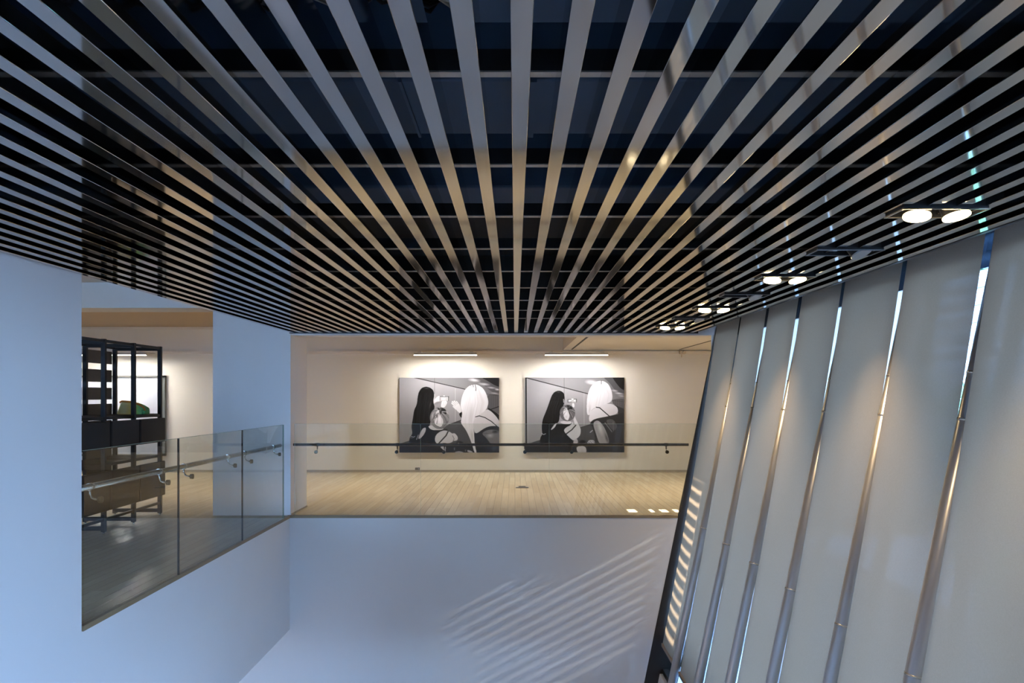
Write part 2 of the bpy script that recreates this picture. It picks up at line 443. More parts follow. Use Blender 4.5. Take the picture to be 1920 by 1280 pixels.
# ------------------------------------------------------------------ inclined facade, blinds, columns
def fx(z):                                            # sagging fabric
    h = z - EYE
    return 2.285 + .160 * h - .006 * h * h
def tx(z): return 2.335 + .208 * (z - EYE)            # straight columns
def gx(z): return 2.47 + .20 * (z - EYE)             # glass line
GAPS = [DB - .03] + [F * 2.28 / d for d in (397.5, 445.5, 503.5, 580, 687, 837)] + [3.40, 2.44]
def jx(z): return 2.262 + .205 * (z - EYE)          # end of the back wall
ZB = EYE - 2.97; ZTOP = 3.05
BL = ['pale sunlit fabric blind beside the balcony, farthest and narrowest of the blinds',
      'grey fabric blind, second from the balcony', 'grey fabric blind, third from the balcony', 'grey fabric blind, fourth from the balcony',
      'wide grey fabric blind, fifth from the balcony, between two steel columns', 'wide grey fabric blind with a warm lamp glow, sixth from the balcony',
      'widest grey fabric blind, nearest the viewer, seventh from the balcony']
for i in range(7):
    y1, y0 = GAPS[i], GAPS[i + 1]
    yc = (y0 + y1) / 2
    t = thing('roller_blind', (fx(ZB), yc, ZB), BL[i], 'blind', 'fabric blinds on the sloping window')
    NV, NU = 40, 16
    pts, fcs = [], []
    for a in range(NV + 1):
        z = ZB + (ZTOP - ZB) * a / NV
        tt = 1 - a / NV
        g0 = g1 = .036
        if i == 0: g1 = -.006
        for b in range(NU + 1):
            u = b / NU
            y = (y0 + g0) * (1 - u) + (y1 - g1) * u
            curl = .012 * (abs(2 * u - 1) ** 6) + .004 * math.sin(9 * u + i * 1.7 + z * .6)
            pts.append((fx(z) + curl - fx(ZB), y - yc, z - ZB))
    for a in range(NV):
        for b in range(NU):
            q = a * (NU + 1) + b
            fcs.append((q, q + 1, q + NU + 2, q + NU + 1))
    MB().poly(pts, fcs, True).build('fabric', FAB, t)
    hw = (y1 - y0) / 2
    MB().box(-.011, .011, -hw + .05, hw - .045, -.03, .012, .004).build('bottom_bar', BAR, t)
    zt = ZTOP
    MB().tube([(fx(zt) - fx(ZB) + .03, -hw + .03, zt - ZB), (fx(zt) - fx(ZB) + .03, hw - .03, zt - ZB)], .032).build('roller_tube', CHROME, t)
CL = ['', 'sloping round steel column in the blind gap closest to the balcony', 'sloping round steel column in the second blind gap from the balcony',
      'sloping round steel column in the third blind gap from the balcony', 'sloping round steel column in the fourth blind gap from the balcony',
      'sloping round steel column in the fifth blind gap from the balcony', 'sloping round steel column left of the nearest wide blind',
      'sloping round steel column right of the nearest blind, at the edge of view']
Z0c = ZF; Z1c = 3.1
for i in range(1, 8):
    Y = GAPS[i]
    t = thing('steel_column', (tx(Z0c), Y, Z0c), CL[i], 'column', 'steel columns between the blinds')
    dx = tx(Z1c) - tx(Z0c)
    MB().tube([(0, 0, 0), (dx, 0, Z1c - Z0c)], .045, 28).build('shaft', TUBE, t)
    for zr in (.02, 1.32, 1.56):
        q = zr - Z0c
        a = Vector((dx, 0, Z1c - Z0c)).normalized()
        p = Vector((.208 * q, 0, q))
        MB().tube([p - a * .006, p + a * .006], .0475, 28).build('joint_ring', RING, t)
ybays = GAPS + [1.48, .52, -.44, -1.40, -2.36, -3.32, -4.28, -5.0]
struct(MB().poly([(gx(z) + d, y, z) for z in (ZF, -1.9) for (d, y) in ((-.06, GAPS[4]), (.06, GAPS[4]), (.06, DB), (-.06, DB))],
    [(0, 1, 5, 4), (1, 2, 6, 5), (2, 3, 7, 6), (3, 0, 4, 7), (4, 5, 6, 7), (3, 2, 1, 0)]).build('spandrel_block', WHITE))  # spandrel added low on the facade to block sun and sky light
struct(MB().poly([(gx(z) + d, y, z) for z in (-.6, 3.2) for (d, y) in ((-.16, -5), (-.05, -5), (-.05, 2.36), (-.16, 2.36))],
    [(0, 1, 5, 4), (1, 2, 6, 5), (2, 3, 7, 6), (3, 0, 4, 7), (4, 5, 6, 7), (3, 2, 1, 0)]).build('upper_light_block', WHITE))  # unseen wall added behind the viewer to cut daylight from high up
for i in range(len(ybays) - 1):
    ZW = -1.9 if i < 4 else ZF
    y1, y0 = ybays[i] + (.05 if i == 0 else 0), ybays[i + 1]
    w = MB().poly([(gx(ZW), y0, ZW), (gx(ZW), y1, ZW), (gx(3.12), y1, 3.12), (gx(3.12), y0, 3.12)], [(0, 1, 2, 3)]).build('window_%d' % (i + 1), PANE)
    struct(w)
    m = MB()
    for z, hh in ((ZW + .03, .03), (ZB - .02, .03), (2.9, .03)):
        m.box(gx(z) - .03, gx(z) + .04, y0, y1, z - hh, z + hh)
    for yy in (y0, y1):
        m.poly([(gx(z) + dx2, yy + dy, z) for z in (ZW, 3.12) for (dx2, dy) in ((-.025, -.018), (.05, -.018), (.05, .018), (-.025, .018))],
               [(0, 1, 5, 4), (1, 2, 6, 5), (2, 3, 7, 6), (3, 0, 4, 7)])
    m.build('window_frame', FRAMEG, w)
    MB().poly([(gx(z) + dx2, yy, z) for z in (2.17, 3.12) for (dx2, yy) in ((.052, y0), (.08, y0), (.08, y1), (.052, y1))],
           [(0, 1, 5, 4), (1, 2, 6, 5), (2, 3, 7, 6), (3, 0, 4, 7), (4, 5, 6, 7), (3, 2, 1, 0)]).build('head_panel', HEADP, w)
# dark jamb where the facade meets the back wall
struct(MB().poly([(jx(z) + a, DB + b, z) for z in [ZF + (3.1 - ZF) * q / 24 for q in range(25)] for (a, b) in ((.0, -.002), (.40, -.002), (.40, .035), (.0, .035))],
    [(q * 4 + e, q * 4 + (e + 1) % 4, q * 4 + 4 + (e + 1) % 4, q * 4 + 4 + e) for q in range(24) for e in range(4)]).build('trim_4', FRAMEG))

# ------------------------------------------------------------------ exterior
struct(box('sky_block', pbr('sky_block_blue', (.35, .42, .50), .8), 2.75, 2.95, 6.5, DB + .03, -6, -1.12))  # blue-grey block added outside to keep sky light off the lower wall
struct(box('ground', GROUND, -60, 160, -80, 160, -6.2, -6.0))
# roof overhang outside with louvres at its gallery end, where the sun comes through in bands
HC = EYE + 2.05
t = thing('canopy', (3.1, 0, HC), 'white louvred roof overhang outside above the sloping window', 'canopy')
MB().box(0, 11.8, -8, 9.55, 0, .16).box(0, 4.75, 9.55, 10.3, 0, .16).box(8.2, 11.8, 9.55, 10.3, 0, .16).build('roof_panel', BLDG, t)  # solid part stretched out to keep sun off other blinds and lower panes
for k in range(13):
    xx = 4.9 + .24 * k
    MB().box(xx, xx + .12, 9.56, 10.3, .05, .075).build('blade', LOUV, t)
# banded neighbouring building and trees seen through the gaps
b = thing('building', (15, 0, -6), 'neighbouring building with white and dark horizontal bands seen through the blind gaps', 'building')
box('wall', BLDG, 0, 10, 19, 60, 0, 13, b)
for k in range(18):
    box('window_band', BAND, -.12, .02, 19.5, 60, 3.2 + k * .55, 3.44 + k * .55, b)
for k, (x, y, h, r) in enumerate(((9.5, 15.5, 4.2, 1.5), (11.2, 21.5, 5.0, 1.9), (8.2, 13.0, 3.4, 1.1))):
    t = thing('tree', (x, y, -6), ['green tree outside, middle one beyond the blinds', 'tallest green tree outside in front of the banded building', 'smallest green tree outside, nearest the sloping window'][k], 'tree', 'trees outside the window')
    MB().tube([(0, 0, 0), (.05, .05, h * .5), (0, 0, h)], [.16, .12, .07], 10).build('trunk', BARK, t)
    pts, fcs = [], []
    for q in range(2600):
        d = Vector((random.gauss(0, 1), random.gauss(0, 1), random.gauss(0, 1))).normalized()
        rad = r * (1 + .2 * math.sin(5 * d.x + 3 * k) * math.sin(6 * d.y + k)) * random.uniform(.35, 1) ** .4
        c = d * rad + Vector((0, 0, h + r * .5))
        a = Vector((random.gauss(0, 1), random.gauss(0, 1), random.gauss(0, 1))).normalized(); b = a.orthogonal().normalized(); e = random.uniform(.07, .15)
        n0 = len(pts)
        pts += [c - a * e, c - b * e * .45, c + a * e, c + b * e * .45]; fcs.append((n0, n0 + 1, n0 + 2, n0 + 3))
    MB().poly(pts, fcs).build('crown', LEAF, t)

# ------------------------------------------------------------------ glass balustrades and handrails
GH = 1.10
xj = [(v - CX) / 156 for v in (552, 788, 1029, 1293)]
FL = ['clear balcony glass panel at the left end of the front balustrade, beside the white pier',
      'clear balcony glass panel in the middle of the front balustrade',
      'clear balcony glass panel at the window end of the front balustrade']
for i in range(3):
    a, b = xj[i] + .004, xj[i + 1] - .004
    p = thing('glass_panel', ((a + b) / 2, DB, 0), FL[i], 'glass panel', 'front balustrade glass panels')
    w = (b - a) / 2
    if i < 2:
        box('pane', RAILG, -w, w, -.006, .006, .006, GH, p)
    else:                                             # the last panel is cut along the sloping window
        tl = lambda z: 2.262 + .19 * (z - EYE) - (a + b) / 2
        MB().poly([(-w, -.006, .006), (tl(.006), -.006, .006), (tl(GH), -.006, GH), (-w, -.006, GH), (-w, .006, .006), (tl(.006), .006, .006), (tl(GH), .006, GH), (-w, .006, GH)],
                  [(0, 1, 2, 3), (7, 6, 5, 4), (1, 5, 6, 2), (3, 2, 6, 7), (4, 0, 3, 7), (0, 4, 5, 1)]).build('pane', RAILG, p)
        w = w
    box('top_edge', GEDGE, -w, w if i < 2 else tl(GH), -.0062, .0062, GH, GH + .002, p)
    box('side_edge', GEDGE, -w - .0015, -w, -.006, .006, .006, GH, p)
yj = [WY0 + .002, 6.85, 8.454, 9.949]
SL = ['grey-tinted glass panel of the side balustrade nearest the viewer, partly behind the left wall',
      'grey-tinted glass panel in the middle of the side balustrade', 'grey-tinted glass panel of the side balustrade next to the blue-lit pier']
XG = XL + .006
for i in range(3):
    a, b = yj[i] + .005, yj[i + 1] - .005
    p = thing('glass_panel', (XG, (a + b) / 2, 0), SL[i], 'glass panel', 'side balustrade glass panels')
    w = (b - a) / 2
    box('pane', RAILGL, -.006, .006, -w, w, .006, GH, p)
    box('top_edge', GEDGE, -.0062, .0062, -w, w, GH, GH + .002, p)
    box('joint_seal', SEAL if i < 2 else GEDGE, -.007, .007, w, w + .010, .006, GH, p)

def handrail(label, start, end, knobs, inward, m, r):
    """tube from start to end; each bracket drops from the tube and turns to the glass"""
    t = thing('handrail', start, label, 'handrail', 'handrails')
    s = Vector(start)
    MB().tube([(0, 0, 0), Vector(end) - s], r, 18).build('rail', m, t)
    for k in knobs:
        p = Vector(k) - s                              # point on the rail
        i = Vector(inward)                             # direction from the rail to the glass
        tip = p + i * .069 + Vector((0, 0, -.085))
        b = MB().tube([p + Vector((0, 0, -r * .5)), p + Vector((0, 0, -.05)), p + i * .012 + Vector((0, 0, -.072)), p + i * .03 + Vector((0, 0, -.083)), tip], .0075, 10).build('bracket', m, t)
        d = (Vector(end) - s).normalized()
        MB().tube([p - d * .022, p + d * .022], r + .0035, 18).build('saddle', m, b)
        MB().tube([tip - i * .012, tip + i * .012], .021, 18).build('knob', BRONZE, b)
    return t
RZ = EYE - .603
YR = DB + .09
handrail('dark metal handrail running along the front balcony glass', ((550 - CX) * YR / F, YR, RZ), ((1291 - CX) * YR / F, YR, RZ),
         [((v - CX) * YR / F, YR, RZ) for v in (595, 745, 833, 984, 1071, 1249)], (0, -1, 0), BRONZE, .0165)
XR = XL - .085
handrail('pale steel handrail running along the side glass toward the pier', (XR, WY0 - .1, RZ), (XR, 10.15, RZ),
         [(XR, F * XR / (v - CX), RZ) for v in (168.7, 298.7, 344.4, 427.6, 459, 513)], (1, 0, 0), CHROME, .021)

# ------------------------------------------------------------------ the two photographs
class Paint:
    def __init__(s, w, h, ox, oy, W, H, SS=2):
        s.w, s.h, s.SS = w * SS, h * SS, SS
        s.img = np.zeros((s.h, s.w, 3)); s.ox, s.oy, s.W, s.H = ox, oy, W, H
        yy, xx = np.mgrid[0:s.h, 0:s.w]
        s.X = ox + (xx + .5) / s.w * W; s.Y = oy + (yy + .5) / s.h * H
    def put(s, m, v):
        v = np.asarray(v, float)
        if v.ndim == 2: v = v[..., None] * np.ones(3)
        m = np.clip(m, 0, 1)[..., None]
        s.img = s.img * (1 - m) + v * m
    def mask(s, pts, smooth=True):
        if smooth:                                     # Chaikin corner cutting
            for _ in range(2):
                q = []
                for i in range(len(pts)):
                    a, b = pts[i], pts[(i + 1) % len(pts)]
                    q += [(a[0] * .78 + b[0] * .22, a[1] * .78 + b[1] * .22), (a[0] * .22 + b[0] * .78, a[1] * .22 + b[1] * .78)]
                pts = q
        m = np.zeros((s.h, s.w), bool)
        n = len(pts)
        for i in range(n):
            x0, y0 = pts[i]; x1, y1 = pts[(i + 1) % n]
            if y0 == y1: continue
            c = ((y0 <= s.Y) & (s.Y < y1)) | ((y1 <= s.Y) & (s.Y < y0))
            m ^= c & (s.X < x0 + (s.Y - y0) / (y1 - y0) * (x1 - x0))
        return m.astype(float)
    def poly(s, pts, v, smooth=True, dv=(0, 0)):
        m = s.mask(pts, smooth)
        if np.ndim(v) == 0:
            X = (s.X - s.ox) / s.W; Y = (s.Y - s.oy) / s.H
            v = v + dv[0] * X + dv[1] * Y
        s.put(m, v if np.ndim(v) != 1 else np.array(v)[None, None, :]); return m
    def ell(s, cx, cy, rx, ry, v, soft=.3, rot=0, within=None):
        c, q = math.cos(rot), math.sin(rot)
        dx, dy = s.X - cx, s.Y - cy
        d = np.sqrt(((dx * c + dy * q) / rx) ** 2 + ((-dx * q + dy * c) / ry) ** 2)
        m = np.clip((1 - d) / soft, 0, 1)
        if within is not None: m = m * within
        s.put(m, np.array([v, v, v], float)[None, None, :]); return m
    def line(s, pts, wd, v, within=None, a=1):
        M = np.zeros((s.h, s.w))
        for (x0, y0), (x1, y1) in zip(pts, pts[1:]):
            dx, dy = x1 - x0, y1 - y0; L = dx * dx + dy * dy + 1e-9
            t = np.clip(((s.X - x0) * dx + (s.Y - y0) * dy) / L, 0, 1)
            d = np.hypot(s.X - x0 - t * dx, s.Y - y0 - t * dy)
            M = np.maximum(M, np.clip((wd / 2 - d) / 2.5 + .5, 0, 1))
        if within is not None: M = M * within
        s.put(M * a, np.array([v, v, v], float)[None, None, :])
    def hair(s, m, root, n, spread, v, a, rng, L=600, wd=5):
        for _ in range(n):
            x, y = root[0] + rng.uniform(-spread, spread), root[1] + rng.uniform(-40, 120)
            k = (x - root[0]) / spread
            pts = [(x, y)]
            for j in range(5):
                y += L / 5; x += k * 26 - 10 * j * root[2]
                pts.append((x, y))
            s.line(pts, wd, v + rng.uniform(-12, 12), m, a)
    def out(s):
        i = s.img.reshape(s.h // s.SS, s.SS, s.w // s.SS, s.SS, 3).mean((1, 3))
        return np.clip(i, 0, 255)

def ceiling_lights(P, blobs):
    for (x, y, rx, ry, v) in blobs: P.ell(x, y, rx, ry, v, .9, .12)

def photo_one():
    P = Paint(320, 240, 77, 66, 1540, 1154); rng = random.Random(3)
    P.img[:] = (178 - 22 * (P.X - 77) / 1540 - 26 * ((P.Y - 66) / 1154))[..., None]
    P.ell(330, 260, 420, 420, 186, 1.0)
    P.poly([(310, 60), (1100, 245), (1440, 560), (1640, 530), (1640, 60)], 150, False, (-40, 20))
    P.poly([(1180, 60), (1640, 60), (1640, 330), (1500, 290), (1330, 130)], 92)
    P.poly([(1330, 60), (1640, 60), (1640, 215), (1560, 190), (1430, 110)], 34)
    P.poly([(1400, 330), (1640, 320), (1640, 570), (1440, 580)], 88)
    for k in range(12): P.line([(1450 + 14 * k, 340), (1450 + 14 * k, 540)], 5, 70 + 40 * (k % 2), None, .6)
    ceiling_lights(P, [(1235, 105, 110, 34, 222), (1390, 168, 110, 26, 205), (1500, 222, 100, 20, 190), (1592, 250, 50, 20, 235), (1555, 308, 80, 18, 175)])
    P.line([(310, 66), (1090, 245)], 11, 26); P.line([(623, 66), (623, 330)], 4, 66)
    P.line([(942, 232), (942, 745)], 7, 205, None, .7)
    P.line([(1420, 318), (1617, 345)], 6, 60)
    P.poly([(70, 1092), (250, 1030), (640, 880), (900, 765), (1035, 715), (1100, 790), (1210, 1060), (1210, 1230), (70, 1230)], 84, False, (10, -20))
    P.line([(840, 790), (1035, 722)], 8, 40); P.line([(860, 850), (1000, 800)], 6, 120, None, .4)
    P.poly([(70, 1100), (1640, 1085), (1640, 1230), (70, 1230)], 38, False)
    P.line([(1480, 560), (1617, 512)], 12, 30); P.poly([(1500, 560), (1640, 520), (1640, 640), (1590, 620)], 92, False)
    # person on the left, long black hair
    P.poly([(610, 300), (632, 325), (625, 400), (600, 450), (590, 400)], 196)
    hm = P.poly([(490, 205), (425, 222), (380, 285), (362, 360), (350, 480), (305, 570), (288, 700), (262, 830), (285, 930), (235, 985), (230, 1085), (400, 1085), (420, 1000), (505, 850), (560, 800), (560, 650), (632, 530), (598, 440), (622, 330), (600, 255), (550, 218)], 12)
    for _ in range(60):
        x = rng.uniform(330, 600); P.line([(x, 300 + rng.uniform(0, 150)), (x - 25, 520), (x - 40 + rng.uniform(-20, 20), 780)], 5, rng.uniform(22, 52), hm, .5)
    P.ell(500, 232, 60, 14, 74, .9, 0, hm); P.ell(560, 480, 22, 80, 62, 1, .2, hm)
    P.line([(245, 965), (300, 985), (320, 970)], 8, 190); P.line([(240, 990), (290, 1000)], 6, 150); P.line([(345, 1020), (372, 950)], 9, 205)
    # hands with a phone
    P.poly([(620, 478), (606, 425), (655, 362), (700, 345), (712, 430), (645, 492)], 226)
    P.poly([(612, 470), (650, 440), (720, 430), (715, 455), (640, 492)], 150)
    P.poly([(716, 515), (735, 425), (790, 405), (822, 450), (785, 520), (745, 530)], 236)
    P.line([(750, 500), (770, 430)], 4, 180); P.line([(778, 505), (796, 440)], 4, 180)
    P.poly([(700, 356), (842, 352), (845, 420), (702, 430)], 205, False)
    P.line([(706, 358), (842, 358)], 7, 30); P.line([(838, 358), (838, 420)], 9, 40); P.line([(706, 360), (706, 420)], 5, 60)
    P.ell(760, 395, 40, 22, 250, .6); P.ell(690, 360, 16, 12, 240); P.ell(770, 348, 16, 8, 240)
    # waving hand
    P.poly([(930, 500), (965, 462), (1005, 462), (1045, 590), (1012, 618), (955, 565)], 224)
    for a, b, wd in (((955, 520), (892, 462), 24), ((965, 500), (900, 438), 24), ((978, 488), (928, 432), 24), ((992, 480), (962, 438), 22), ((950, 548), (912, 512), 20)): P.line([a, b], wd, 226)
    for a, b in (((945, 500), (898, 450)), ((958, 482), (914, 436)), ((980, 474), (944, 436))): P.line([a, b], 4, 150)
    P.poly([(998, 622), (1055, 582), (1050, 695), (1018, 672)], 18)
    # middle person
    P.poly([(380, 1005), (480, 840), (560, 815), (650, 850), (760, 860), (840, 855), (760, 1090), (385, 1090)], 22)
    P.poly([(520, 815), (600, 795), (660, 815), (775, 850), (725, 876), (610, 878), (555, 860)], 208)
    P.poly([(490, 832), (440, 848), (398, 920), (366, 1012), (405, 1005), (455, 950), (486, 890)], 204)
    P.poly([(622, 1035), (640, 955), (700, 900), (780, 876), (855, 898), (925, 950), (932, 1015), (880, 1075), (740, 1092), (665, 1092)], 204, True, (0, 10))
    P.poly([(885, 925), (940, 922), (988, 990), (972, 1035), (905, 1045)], 214); P.line([(900, 960), (925, 1010), (900, 1060)], 10, 130)
    P.line([(830, 900), (800, 960), (690, 1078)], 19, 26)
    m = P.ell(700, 690, 152, 172, 128, .04)
    P.poly([(650, 560), (720, 525), (800, 560), (810, 640), (760, 610), (700, 560)], 20)
    P.poly([(640, 600), (690, 560), (705, 640), (765, 730), (730, 835), (640, 805), (608, 715), (640, 690)], 226)
    for _ in range(34):
        t = rng.uniform(0, 6.28); x, y = 712 + 30 * math.cos(t), 600 + 30 * math.sin(t)
        P.line([(x, y), (x + 65 * math.cos(t), y + 60 * math.sin(t) + 20), (x + 105 * math.cos(t), y + 105 * math.sin(t) + 60)], 7, rng.choice((40, 85, 165, 205, 240)), m, .6)
    P.ell(715, 600, 26, 40, 40, .8, 0, m); P.ell(690, 700, 36, 70, 240, .9, 0, m); P.ell(590, 660, 18, 70, 190, .9, .2, m); P.ell(660, 660, 16, 40, 60, .8, 0, m)
    P.line([(640, 800), (740, 850), (830, 740)], 7, 60, None, .7)
    # person on the right, long white hair
    P.poly([(1435, 530), (1480, 545), (1590, 620), (1640, 660), (1640, 760), (1560, 650), (1470, 585)], 20)
    P.poly([(1240, 650), (1430, 550), (1500, 588), (1580, 670), (1640, 770), (1640, 830), (1460, 815), (1350, 870), (1270, 935), (1230, 890), (1205, 740)], 216, True, (-10, 10))
    hm = P.poly([(1240, 170), (1160, 190), (1090, 255), (1042, 370), (1020, 500), (1050, 600), (1038, 700), (1026, 765), (1105, 870), (1160, 985), (1200, 1090), (1240, 1230), (1275, 1230), (1245, 1080), (1228, 900), (1212, 740), (1300, 650), (1425, 560), (1458, 450), (1425, 320), (1372, 230), (1300, 183)], 236)
    for _ in range(60):
        x = rng.uniform(1080, 1400); P.line([(1230 + (x - 1230) * .5, 240), (x, 450), (x - 60, 720), (x - 40, 960)], 5, rng.uniform(196, 232), hm, .35)
    P.ell(1180, 640, 50, 220, 212, 1, .1, hm); P.ell(1200, 960, 26, 120, 200, 1, -.15, hm)
    P.line([(1215, 178), (1222, 212)], 9, 70); P.line([(1250, 180), (1262, 230), (1258, 268)], 10, 66); P.line([(1180, 186), (1188, 206)], 6, 120)
    P.line([(1255, 672), (1310, 655), (1400, 682), (1500, 742), (1585, 815)], 12, 30)
    dm = P.poly([(1232, 905), (1270, 932), (1400, 840), (1500, 808), (1640, 815), (1640, 1230), (1270, 1230), (1240, 1080)], 36)
    P.poly([(1340, 925), (1450, 862), (1640, 880), (1640, 1100), (1490, 1095), (1430, 1005)], 140, True, (0, -30))
    P.ell(1560, 900, 60, 34, 40, .8); P.ell(1480, 960, 70, 46, 180, 1); P.line([(1350, 920), (1450, 930), (1600, 900)], 6, 60, None, .6)
    P.ell(1540, 1160, 60, 60, 74, 1, 0)
    P.poly([(700, 1128), (805, 1128), (792, 1180), (795, 1230), (770, 1190)], 196); P.poly([(1128, 1178), (1190, 1195), (1230, 1230), (1128, 1215)], 196)
    P.poly([(935, 1212), (1000, 1198), (1070, 1215), (1070, 1230), (935, 1230)], 190)
    P.ell(930, 1165, 14, 30, 120, .6); P.ell(1100, 1190, 12, 20, 120, .6)
    P.ell(1010, 1070, 60, 30, 14, .3)
    return P.out()

def photo_two():
    P = Paint(320, 240, 70, 62, 1540, 1154); rng = random.Random(5)
    P.img[:] = (180 - 22 * (P.X - 70) / 1540 - 30 * ((P.Y - 62) / 1154))[..., None]
    P.ell(320, 330, 420, 420, 188, 1)
    P.poly([(90, 62), (1055, 315), (1430, 420), (1640, 420), (1640, 50), (80, 50)], 166, False, (-50, 30))
    P.poly([(1270, 50), (1640, 50), (1640, 330), (1480, 280), (1380, 140)], 90)
    P.poly([(1420, 50), (1640, 50), (1640, 270), (1560, 240), (1470, 130)], 28)
    P.poly([(1415, 400), (1640, 385), (1640, 590), (1440, 480)], 92)
    for k in range(10): P.line([(1440 + 17 * k, 410), (1440 + 17 * k, 520)], 6, 80 + 30 * (k % 2), None, .5)
    ceiling_lights(P, [(1110, 140, 120, 46, 224), (1462, 268, 70, 20, 200), (1530, 310, 80, 20, 214), (1570, 350, 70, 18, 180)])
    P.line([(88, 68), (1055, 317)], 12, 26); P.line([(682, 66), (682, 490)], 4, 66); P.line([(990, 305), (990, 800)], 6, 205, None, .7)
    P.line([(1420, 415), (1608, 440)], 6, 70)
    P.line([(90, 62), (98, 1230)], 20, 22); P.line([(112, 80), (116, 1085)], 7, 205, None, .6)
    P.poly([(100, 1092), (310, 1025), (640, 930), (940, 835), (1085, 785), (1165, 900), (1165, 1230), (80, 1230)], 78, False, (10, -10))
    P.line([(930, 838), (1085, 788)], 8, 44); P.poly([(80, 1100), (1640, 1090), (1640, 1230), (80, 1230)], 38, False)
    hm = P.poly([(590, 265), (530, 288), (488, 340), (440, 480), (395, 600), (348, 710), (330, 850), (348, 940), (310, 990), (305, 1090), (440, 1090), (470, 865), (570, 775), (605, 735), (615, 620), (662, 540), (692, 400), (682, 310), (640, 276)], 12)
    for _ in range(60):
        x = rng.uniform(420, 640); P.line([(x, 330 + rng.uniform(0, 120)), (x - 45, 540), (x - 75 + rng.uniform(-20, 20), 760)], 5, rng.uniform(22, 52), hm, .5)
    P.ell(590, 290, 50, 12, 70, .9, .2, hm); P.line([(330, 925), (365, 945), (395, 930)], 9, 200); P.line([(672, 400), (676, 450)], 8, 205)
    P.poly([(735, 402), (875, 395), (878, 442), (738, 450)], 190, False); P.line([(740, 402), (872, 398)], 6, 40); P.line([(872, 398), (872, 444)], 8, 36); P.line([(740, 404), (740, 448)], 8, 40); P.line([(740, 446), (800, 440)], 6, 50)
    P.ell(810, 398, 20, 10, 240); P.ell(845, 420, 14, 16, 240); P.ell(775, 425, 22, 12, 236)
    P.poly([(800, 462), (838, 458), (845, 520), (810, 535)], 226)
    P.poly([(420, 1090), (470, 870), (575, 768), (620, 775), (690, 782), (800, 772), (858, 800), (690, 900), (820, 1040), (830, 1090)], 26)
    P.poly([(602, 748), (700, 728), (805, 745), (782, 782), (680, 786)], 214)
    P.poly([(572, 758), (528, 790), (478, 862), (478, 878), (540, 832)], 214)
    P.poly([(672, 890), (700, 840), (800, 790), (848, 650), (856, 690), (900, 780), (942, 860), (932, 955), (870, 1015), (822, 1040), (760, 985)], 210)
    P.line([(822, 730), (835, 790)], 16, 120, None, .6); P.line([(862, 800), (800, 870), (708, 938)], 17, 26)
    P.ell(660, 960, 26, 80, 60, 1, .3)
    m = P.ell(732, 612, 122, 130, 104, .04)
    P.poly([(690, 500), (740, 488), (800, 510), (815, 560), (750, 560)], 26)
    P.poly([(670, 560), (720, 520), (750, 600), (770, 660), (740, 735), (690, 700), (665, 640)], 224)
    for _ in range(34):
        t = rng.uniform(0, 6.28); x, y = 735 + 24 * math.cos(t), 560 + 24 * math.sin(t)
        P.line([(x, y), (x + 52 * math.cos(t), y + 50 * math.sin(t) + 15), (x + 86 * math.cos(t), y + 84 * math.sin(t) + 45)], 6, rng.choice((36, 70, 100, 165, 205, 240)), m, .6)
    P.ell(715, 620, 24, 60, 240, .9, 0, m); P.ell(745, 550, 24, 24, 36, .8, 0, m); P.ell(765, 610, 10, 34, 60, .8, 0, m); P.ell(720, 700, 36, 26, 226, .9, 0, m)
    P.poly([(815, 1090), (845, 1000), (892, 1020), (892, 1090)], 196); P.poly([(1030, 1085), (1060, 1028), (1145, 1028), (1158, 1090)], 186)
    for k in range(8): P.ell(1045 + 14 * k, 1050 + 14 * (k % 3), 7, 7, 50, .5)
    for k in range(4): P.ell(840 + 12 * k, 1040 + 10 * (k % 2), 5, 5, 70, .5)
    P.ell(965, 1058, 60, 34, 14, .3); P.line([(1085, 910), (1120, 880)], 14, 170)
    P.poly([(866, 1125), (1012, 1118), (1035, 1230), (888, 1230)], 198)
    P.poly([(1440, 480), (1530, 515), (1640, 560), (1640, 840), (1515, 640), (1505, 530)], 58)
    P.poly([(1180, 520), (1100, 570), (1062, 680), (1075, 758), (1150, 702), (1350, 662), (1515, 622), (1512, 530), (1430, 470), (1300, 470)], 226)
    hm = P.poly([(1225, 115), (1150, 140), (1085, 220), (1048, 320), (1030, 450), (1033, 640), (1080, 645), (1105, 560), (1185, 515), (1385, 460), (1432, 400), (1422, 280), (1372, 170), (1300, 122)], 236)
    for _ in range(50):
        x = rng.uniform(1060, 1400); P.line([(1235 + (x - 1235) * .5, 170), (x, 330), (x - 40, 520)], 5, rng.uniform(200, 234), hm, .35)
    P.line([(1258, 118), (1256, 165)], 10, 70); P.ell(1075, 560, 24, 100, 205, 1, .1, hm)
    P.line([(1178, 523), (1230, 530), (1310, 600), (1390, 668)], 14, 36)
    P.poly([(1072, 775), (1150, 700), (1380, 662), (1515, 628), (1640, 590), (1640, 1230), (1185, 1230), (1150, 950), (1118, 830)], 50)
    P.poly([(1120, 765), (1205, 715), (1310, 830), (1400, 1095), (1225, 1095), (1180, 950)], 150, True, (0, 10))
    P.ell(1240, 850, 50, 130, 205, 1, -.25); P.ell(1340, 1000, 30, 110, 80, 1, -.3)
    P.poly([(1310, 720), (1440, 700), (1520, 830), (1440, 900)], 92); P.line([(1315, 765), (1420, 900)], 16, 128); P.line([(1440, 750), (1445, 890)], 10, 120); P.line([(1480, 760), (1530, 830)], 12, 40)
    P.poly([(1470, 830), (1640, 790), (1640, 1080), (1450, 1080)], 62)
    return P.out()

def srgb_lin(a):
    a = a / 255.0
    return np.where(a <= .04045, a / 12.92, ((a + .055) / 1.055) ** 2.4)

